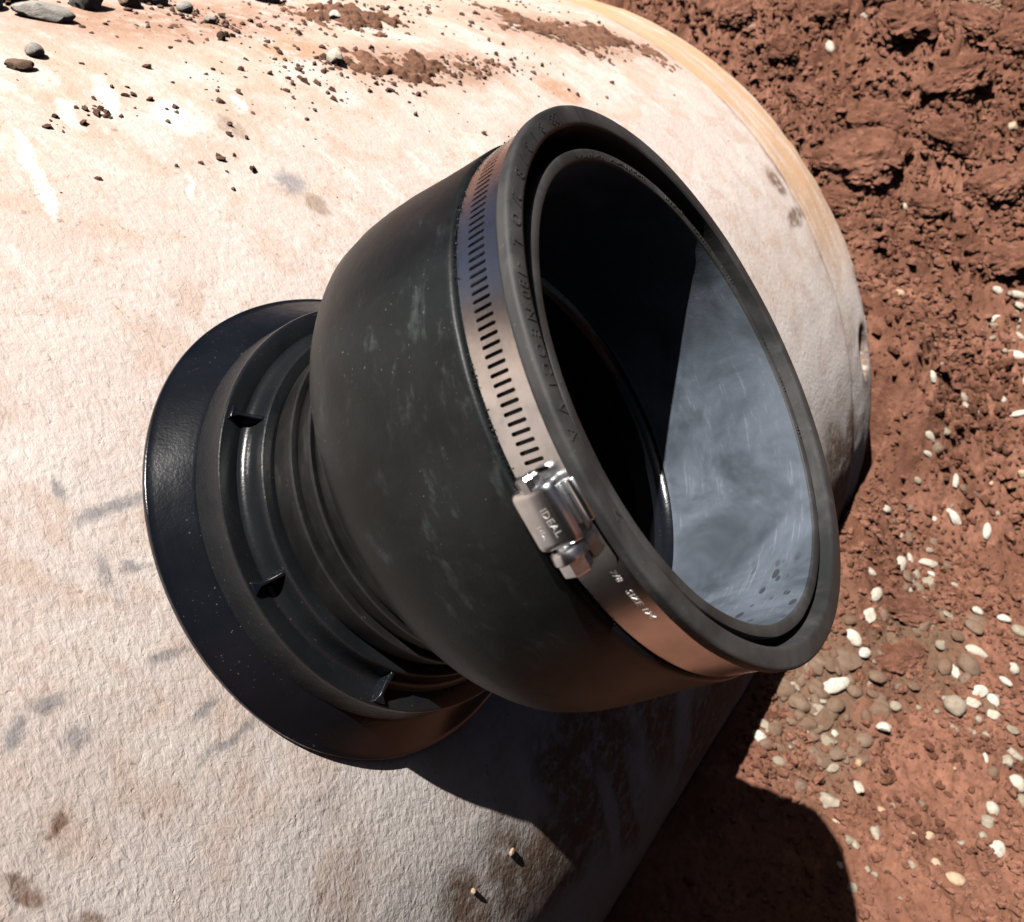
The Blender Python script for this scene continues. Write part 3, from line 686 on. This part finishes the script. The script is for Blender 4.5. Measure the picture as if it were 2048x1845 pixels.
housing = loft('housing', arch, [(-.090, .80, .70), (-.0885, .86, .80), (-.084, .93, .91), (-.077, .98, .975), (-.066, 1, 1), (.066, 1, 1), (.077, .98, .975), (.084, .93, .91), (.0885, .86, .80), (.090, .80, .70)],
               MAT['zinc'], clamp, -.015, .0)
tab = [(.050, -.004), (.050, .022), (.060, .016), (.066, .024), (.076, .032), (.088, .034), (.098, .030), (.105, .020), (.107, -.004)]
loft('side_tab', tab, [(-.066, .97, .9), (-.063, 1, 1), (.052, 1, 1), (.055, .97, .9)], MAT['zinc'], clamp, .078, 0)
loft('side_tab', [(-.100, -.004), (-.100, .008), (-.084, .008), (-.084, -.004)], [(-.055, 1, 1), (.086, 1, 1)], MAT['zinc'], clamp, -.09, 0)
def circ(r, n=24, ph=0.0, ca=-.015, cn=.036): return [(ca + r * math.cos(2 * math.pi * i / n + ph), cn + r * math.sin(2 * math.pi * i / n + ph)) for i in range(n)]
screw = loft('screw', circ(.034, 10), [(-.124, .62, .62), (-.120, .85, .85), (-.112, 1, 1), (-.085, 1, 1), (.08, .8, .8), (.094, .8, .8)], MAT['zinc'], clamp, -.015, .036, 30)
loft('screw_collar', circ(.052, 28), [(.092, .80, .80), (.096, .92, .92), (.101, .96, .96), (.119, 1, 1), (.126, .985, .985), (.130, .90, .90), (.131, .6, .6)], MAT['zinc'], screw, -.015, .036, 30)
loft('screw_head', circ(.044, 6, .30), [(.125, 1, 1), (.160, 1, 1), (.167, .97, .97), (.171, .86, .86)], MAT['zinc'], screw, -.015, .036, 25)
def stamp_on_housing(s, t, a_, size, tilt_a, space=1.0):
    V, F = text_mesh(s, size, .0012, space)
    out = []
    ca, sa = math.cos(tilt_a), math.sin(tilt_a)
    for x, y, z in V:
        x2, y2 = x * ca - y * sa, x * sa + y * ca
        aa = a_ + y2
        # follow the crown of the arch
        if aa < -.03: n_ = .0715 - (.03 + aa) ** 2 * 9
        elif aa > .006: n_ = .0712 - (aa - .006) ** 2 * 12
        else: n_ = .0718
        out.append(hp(t + x2, aa, n_ + z))
    return mesh_obj('stamped_lettering', out, F, MAT['stamp'], housing, smooth=False)
stamp_on_housing('IDEAL', .012, .004, .031, .10, 1.02)
stamp_on_housing('HD.', .030, -.036, .023, .06, 1.05)

# ------------------------------------------------------------------ stones and soil
def rock_mesh(name, seed, mat, sub=2, jag=.18, flat=.7, freq=1.1, smooth=True, cuts=True):
    bm = bmesh.new(); bmesh.ops.create_icosphere(bm, subdivisions=sub, radius=1.0)
    P = np.array([v.co[:] for v in bm.verts])
    n = fbm(P * freq + seed * 7.7, 3, seed)
    r = 1 + jag * n * 2
    rng = np.random.default_rng(seed)
    if jag > .12 and cuts:                            # a few broken facets
        for _ in range(5 if jag < .3 else 8):
            d = rng.normal(size=3); d /= np.linalg.norm(d); lim = rng.uniform(.62, .9)
            dot = (P * r[:, None]) @ d; r = np.where(dot > lim, r * lim / np.maximum(dot, 1e-6), r)
    if sub >= 4: r = r + .22 * (np.abs(fbm(P * 2.6, 3, seed + 2)) - .15) + .16 * (np.abs(fbm(P * 6, 3, seed + 3)) - .12) + .05 * fbm(P * 14, 2, seed + 4)
    P = P * r[:, None]; P[:, 2] *= flat
    for v, p in zip(bm.verts, P): v.co = p
    me = bpy.data.meshes.new(name); bm.to_mesh(me); bm.free()
    me.polygons.foreach_set('use_smooth', [smooth] * len(me.polygons))
    if smooth and jag > .12: me.set_sharp_from_angle(angle=math.radians(32))
    me.materials.append(mat)
    return me
kinds = {'w': ('white', 'white_pebble'), 'g': ('grey', 'grey_pebble'), 'b': ('brown', 'brown_pebble'), 't': ('tan', 'tan_pebble')}
PM = {k: [rock_mesh(nm, 10 * i + j, MAT[mt], 3, .10 if j % 3 == 0 else .2, .74) for j in range(7)] for i, (k, (mt, nm)) in enumerate(kinds.items())}
PCOL = {'w': 'white', 'g': 'greyish buff', 'b': 'dull brown', 't': 'tan orange'}
def pebble_label(k, x, y, a_, b_):
    """say size, form and where it lies; look-alikes in one place share a label and a group"""
    ratio = max(a_, b_) / min(a_, b_)
    form = 'long narrow' if ratio > 1.75 else 'roundish' if ratio < 1.22 else 'oval'
    size = 'large' if max(a_, b_) > .095 else 'tiny' if max(a_, b_) < .045 else 'small'
    place = 'among gravel at the foot of the clod bank' if x > 9.5 else 'in the brown gravel beside the pipe' if (y > -2.45 and x < 6.6) else 'on smooth red soil beyond the gravel' if x < 6.6 else 'on crumbly red soil near the pipe end'
    lab = '%s %s %s pebble %s' % (size, form, PCOL[k], place)
    return lab, 'pebble', 'pebbles: ' + lab
def ground_tilt(x, y, e=.12):
    z = ground_height(np.array([x, x + e, x - e, x, x]), np.array([y, y, y, y + e, y - e]))
    return z[0], Vector((-(z[1] - z[2]) / (2 * e), -(z[3] - z[4]) / (2 * e), 1)).normalized()
def put_stone(me, name, x, y, a_, b_, yaw, h, sink, lab):
    z, n = ground_tilt(x, y)
    o = bpy.data.objects.new(name, me); COL.objects.link(o)
    q = Vector((0, 0, 1)).rotation_difference(n)
    o.rotation_mode = 'QUATERNION'
    o.rotation_quaternion = q @ Matrix.Rotation(yaw, 4, 'Z').to_quaternion()
    o.scale = (a_ * U, b_ * U, h * U)
    o.location = Vector((x * U, y * U, z * U + Z0)) + n * (h * .7 - sink) * U
    tag(o, *lab)
    return o
rnd = random.Random(11)
for i, (x, y, a_, b_, yaw, k) in enumerate(PEBBLES):
    h = min(a_, b_) * (1.0 if k != 'b' else .8)
    put_stone(rnd.choice(PM[k]), kinds[k][1], x, y, a_ * 1.08, b_ * 1.12, yaw, h, h * (.52 if k != 'b' else .6), pebble_label(k, x, y, a_, b_))
# further small pebbles between the larger ones
SPOTS = [(4.8, -1.75, .8, .4, 70, 'bbbbg'), (6.2, -2.4, .8, .45, 36, 'bbg'), (5.9, -3.1, .5, .4, 12, 'gbb'), (11.3, -2.3, .6, .35, 28, 'wgg'), (7.4, -2.2, .6, .5, 12, 'gbb'), (4.2, -3.0, .9, .6, 14, 'gtb'), (9.3, -2.0, 1.3, .7, 14, 'tbg')]
for cx, cy, sx, sy, n, ks in SPOTS:
    for _ in range(n):
        x, y = rnd.gauss(cx, sx * .6), rnd.gauss(cy, sy * .6)
        if y > -1.25 and x < 8.4: continue
        k = rnd.choice(ks); s = rnd.uniform(.02, .045) if k != 'b' else rnd.uniform(.03, .09); a_ = s * rnd.uniform(1, 1.5)
        put_stone(rnd.choice(PM[k]), kinds[k][1], x, y, a_, s, rnd.uniform(0, 6.3), s * .9, s * .5, pebble_label(k, x, y, a_, s))
put_stone(rock_mesh('white_stone', 91, MAT['white'], 3, .16, .7), 'white_stone', 5.17, -1.87, .165, .09, -.59, .085, .03,
          ('long cream white stone, the largest among the brown gravel beside the pipe', 'stone'))
CM = [rock_mesh('soil_clod', 200 + j, MAT['lump'], 5, .22, .8, 1.0, True, False) for j in range(6)]
for i, (x, y, a_, b_, yaw) in enumerate(CLODS):
    far = x > 9
    lab = ('big rough clod of red soil on the bank beyond the pipe end', 'soil clod', 'clods on the red soil bank') if far else ('low crusted lump of red brown soil among the pebbles', 'soil clod', 'soil lumps among the pebbles')
    if i == 0: lab = ('broadest clod of red soil on the bank, just beyond the tan pipe band', 'soil clod')
    if i == 9: lab = ('clod of red soil on the bank directly above the cluster of white gravel', 'soil clod')
    if i == 13: lab = ('small reddish soil lump at the edge of the shadow beside the pipe', 'soil clod')
    h = min(a_, b_) * (1.2 if far else .95)
    put_stone(CM[i % 6], 'soil_clod', x, y, a_ * 1.1, b_ * 1.2, yaw, h, h * (.55 if far else .62), lab)
put_stone(rock_mesh('soil_clod', 231, MAT['pale_clod'], 5, .30, .8, 1.3), 'soil_clod', 15.62, .31, .37, .25, -.8, .30, .08,
          ('pale angular clod standing proud of the dark red bank', 'soil clod'))

def scatter(name, mat, n, place, smin, smax, seed, label, cat):
    """many small crumbs joined into one mesh; place(rng, n) -> points (m), normals"""
    rng = np.random.default_rng(seed)
    base = []
    for k in range(6):
        bm = bmesh.new(); bmesh.ops.create_icosphere(bm, subdivisions=1, radius=1.0); bm.verts.ensure_lookup_table()
        P = np.array([v.co[:] for v in bm.verts]); F = np.array([[v.index for v in f.verts] for f in bm.faces]); bm.free()
        base.append(P * (1 + .28 * rng.normal(size=(len(P), 1)).clip(-1.5, 1.5)))
    pts, nrm = place(rng, n); n = len(pts)
    s = smin * (smax / smin) ** (rng.random(n) ** 2.0)
    if name == 'soil_crumbs' and smax > .005: s = s * np.where(pts[:, 0] < .85, .62, 1.0)
    VV, FF = [], []
    nv = len(base[0])
    ang = rng.random((n, 3)) * 6.283
    for i in range(n):
        c1, s1, c2, s2 = math.cos(ang[i, 0]), math.sin(ang[i, 0]), math.cos(ang[i, 1]), math.sin(ang[i, 1])
        A = np.array([[c1, -s1, 0], [s1, c1, 0], [0, 0, 1]]) @ np.array([[1, 0, 0], [0, c2, -s2], [0, s2, c2]])
        VV.append((base[i % 6] * np.array([1.2, .9, .8]) * s[i]) @ A.T + pts[i] + nrm[i] * s[i] * .35)
        FF.append(F + i * nv)
    me = soup_mesh(name, np.concatenate(VV), np.concatenate(FF), mat, smooth=False)
    o = bpy.data.objects.new(name, me); COL.objects.link(o)
    return tag(o, label, cat, kind='stuff')
def on_ground(rng, n):
    x = rng.uniform(2.0, 17, n); y = np.where(x < 8.2, rng.uniform(-5, -1.25, n), rng.uniform(-4, 6.5, n))
    P = np.stack([x, y, 0 * x], -1)
    d = .42 + .9 * fbm(P * 1.2, 3, 61) + .5 / (1 + np.exp(-(x - 8.5)))
    keep = rng.random(n) < np.clip(d, .08, 1)
    for q in PEBBLES: keep &= np.hypot(x - q[0], y - q[1]) > max(q[2], q[3]) * 1.05
    keep &= np.hypot(x - 5.17, y + 1.87) > .18
    x, y = x[keep], y[keep]; n = len(x)
    z = ground_height(x, y); return np.stack([x * U, y * U, z * U + Z0], -1), np.tile([0, 0, 1.0], (n, 1))
scatter('soil_crumbs', MAT['clod'], 60000, on_ground, .0013, .0088, 3, 'loose red soil crumbs strewn over the ground', 'soil')
def on_pipe(rng, n):
    out = []
    m = n * 12
    x = rng.uniform(-1.2, 6.7, m); th = np.radians(rng.uniform(6, 46, m))
    P = np.stack([x, PIPE_R * np.sin(th), PIPE_R * np.cos(th)], -1)
    dens = np.clip((np.degrees(th) - 12) / 34, 0, 1) ** 1.7 * (.12 + 1.6 * np.clip(fbm(P * 1.6, 3, 41), 0, 1)) * np.where(x > 3.6, .45, 1)
    # heavier where spoil slid over the crown
    for cx, cy, sx, sy, w in ((3.0, 2.38, .9, .12, 1.6), (2.2, 2.55, .35, .15, .8), (2.7, 3.05, .55, .14, 1.4), (1.45, 3.1, .45, .2, 1.3), (1.7, 2.6, .3, .08, .8), (.15, 2.35, .3, .06, 1.0), (.45, 1.95, .2, .05, .9)):
        dens = dens + w * np.exp(-((x - cx) / sx) ** 2 - ((P[:, 1] - cy) / sy) ** 2)
    keep = rng.random(m) < dens * .9
    x, th = x[keep][:n], th[keep][:n]
    r = pipe_radius(x) - .004
    loc = np.stack([x, r * np.sin(th), r * np.cos(th) - PIPE_R], -1)
    W = np.array([to_world(q)[:] for q in loc]); N = np.array([dir_world((0, math.sin(t), math.cos(t)))[:] for t in th])
    return W, N
scatter('soil_crumbs', MAT['crumb'], 2600, on_pipe, .0003, .0025, 8, 'dark soil crumbs scattered over the crown of the concrete pipe', 'soil')

# smears of spoil lying on the pipe: thin, ragged, grainy films
def soil_patch(cx, cy, sx, sy, ang, thick, seed, label):
    n1, n2 = 260, 150
    a_ = np.linspace(-1.7, 1.7, n1); b_ = np.linspace(-1.8, 1.8, n2)
    A, B = np.meshgrid(a_, b_, indexing='ij')
    x = cx + A * sx * math.cos(ang) - B * sy * math.sin(ang); y = cy + A * sx * math.sin(ang) + B * sy * math.cos(ang)
    P = np.stack([x.ravel(), y.ravel(), 0 * x.ravel()], -1)
    m = 1 - np.sqrt(A ** 2 + B ** 2).ravel() + .95 * fbm(P * 2.6, 4, seed) + .9 * fbm(P * 15, 3, seed + 9) - .08
    h = thick * np.tanh(np.maximum(0, m) * 1.8) * (.55 + 1.5 * np.abs(fbm(P * 9, 3, seed + 3)) + .5 * fbm(P * 22, 2, seed + 5)) - np.where(m < .04, .02, .004)
    th = np.arcsin(np.clip(y.ravel() / PIPE_R, -1, 1)); r = pipe_radius(x.ravel()) + h
    loc = np.stack([x.ravel(), r * np.sin(th), r * np.cos(th) - PIPE_R], -1)
    idx = np.arange(n1 * n2).reshape(n1, n2)
    q = np.stack([idx[:-1, :-1], idx[1:, :-1], idx[1:, 1:], idx[:-1, 1:]], -1).reshape(-1, 4)
    q = q[(m[q] > -.02).all(1)]
    me = soup_mesh('soil_patch', loc * U, q, MAT['crumb_red'])
    o = bpy.data.objects.new('soil_patch', me); COL.objects.link(o)
    o.location = to_world((0, 0, 0)); o.rotation_euler = (PHI, 0, 0)
    return tag(o, label, 'soil', kind='stuff')
soil_patch(3.0, 2.47, .75, .17, -.12, .038, 301, 'thin ragged smear of red soil on the pale concrete pipe')
soil_patch(5.5, 2.75, 1.1, .30, -.33, .028, 307, 'broad grainy film of red soil near the tan pipe joint')
soil_patch(2.8, 3.16, .5, .2, .0, .045, 311, 'small heap of dark soil below a white pebble on the pipe crown')

# stones lying on the pipe
def pipe_stone(name, seed, mat, x, y, a_, b_, h, yaw, label, jag=.16, cat='stone', group=None, lift=.45):
    th = math.asin(y / PIPE_R); r = PIPE_R + h * lift
    o = bpy.data.objects.new(name, rock_mesh(name, seed, MAT[mat], 3, jag, .8)); COL.objects.link(o)
    o.location = to_world((x, r * math.sin(th), r * math.cos(th) - PIPE_R))
    o.rotation_mode = 'QUATERNION'
    o.rotation_quaternion = Matrix.Rotation(PHI - th, 4, 'X').to_quaternion() @ Matrix.Rotation(yaw, 4, 'Z').to_quaternion()
    o.scale = (a_ * U, b_ * U, h * U)
    return tag(o, label, cat, group)
pipe_stone('flat_stone', 401, 'slate', .56, 3.25, .155, .075, .07, -.62, 'long flat grey stone lying on the pipe crown above the connector', .15)
pipe_stone('round_stone', 402, 'slate', .36, 3.42, .10, .09, .08, .2, 'rounded pale grey stone touching the end of the long flat stone', .09)
pipe_stone('block_stone', 403, 'slate', .96, 3.40, .125, .105, .13, .3, 'squarish grey stone standing up on the pipe crown', .22)
pipe_stone('tan_stone', 404, 'tan', 1.27, 3.40, .085, .07, .085, .5, 'chipped tan stone in the soil on the pipe crown', .2)
pipe_stone('round_stone', 405, 'slate', 1.50, 3.45, .10, .08, .07, -.3, 'low grey stone between the tan stone and the crumb heap', .12)
pipe_stone('round_stone', 406, 'slate', 1.60, 3.31, .055, .05, .05, .1, 'small round grey pebble on the crumb heap on the pipe', .08)
pipe_stone('white_pebble', 407, 'white', 2.78, 3.13, .055, .05, .055, .6, 'small white pebble sitting on the dark soil heap on the pipe', .14, 'pebble')
pipe_stone('pointed_stone', 408, 'white', 2.10, 2.60, .05, .055, .085, .4, 'little pointed whitish stone standing upright on the pale pipe', .2)
pipe_stone('round_stone', 409, 'slate', .19, 2.87, .05, .04, .045, .2, 'pea sized grey stone on the bare pale part of the pipe', .12)
pipe_stone('dark_stone', 410, 'brown', .03, 2.76, .075, .04, .04, -.3, 'dark wedge shaped stone on the pipe trailing a sandy streak', .25)
pipe_stone('round_stone', 411, 'slate', 2.52, 3.47, .12, .09, .085, 0, 'smooth grey stone by itself at the top of the pipe crown', .07)
pipe_stone('small_stone', 412, 'slate', 1.62, 3.14, .04, .035, .035, 0, 'tiny grey stone below the crumb heap on the pipe', .15)
pipe_stone('small_stone', 413, 'crumb', 1.48, 2.93, .035, .03, .035, 1, 'tiny dark brown lump on the pinkish part of the pipe', .25, 'soil lump')
pipe_stone('small_stone', 414, 'crumb', .60, 3.52, .16, .08, .06, .3, 'dark soil lump behind the flat and the squarish stones', .3, 'soil lump')
pipe_stone('stuck_lump', 415, 'tan', -.005, -1.95, .022, .017, .018, .4, 'little brown lump stuck to the stained side of the pipe', .2, 'soil lump', 'lumps stuck to the stained pipe side', .3)
pipe_stone('stuck_lump', 416, 'tan', -.335, -1.90, .016, .013, .014, .9, 'little brown lump stuck to the stained side of the pipe', .2, 'soil lump', 'lumps stuck to the stained pipe side', .3)

def in_crevice(rng, n):
    th = rng.uniform(R_(80), R_(205), n); z = 1.631 + rng.normal(0, .004, n); r = .989 + rng.normal(0, .004, n)
    keep = vnoise(np.stack([th * 9, 0 * th, 0 * th], -1), 77) > -.25
    # a tuft of dirt on top of the band
    k = 60; th2 = rng.normal(R_(93), R_(2.2), k); z2 = 1.70 + rng.normal(0, .045, k); r2 = .995 + rng.random(k) * .012
    th, z, r = np.concatenate([th[keep], th2]), np.concatenate([z[keep], z2]), np.concatenate([r[keep], r2])
    P = [cyl(a_, rr, zz) for a_, zz, rr in zip(th, z, r)]
    N = [dir_world((math.cos(a_), math.sin(a_), 0))[:] for a_ in th]
    return np.array([to_world(q)[:] for q in P]), np.array(N)
scatter('grit', MAT['sleeve'], 900, in_crevice, .0001, .00042, 15, 'fine dark grit caught along the edge of the steel clamp band', 'grit')
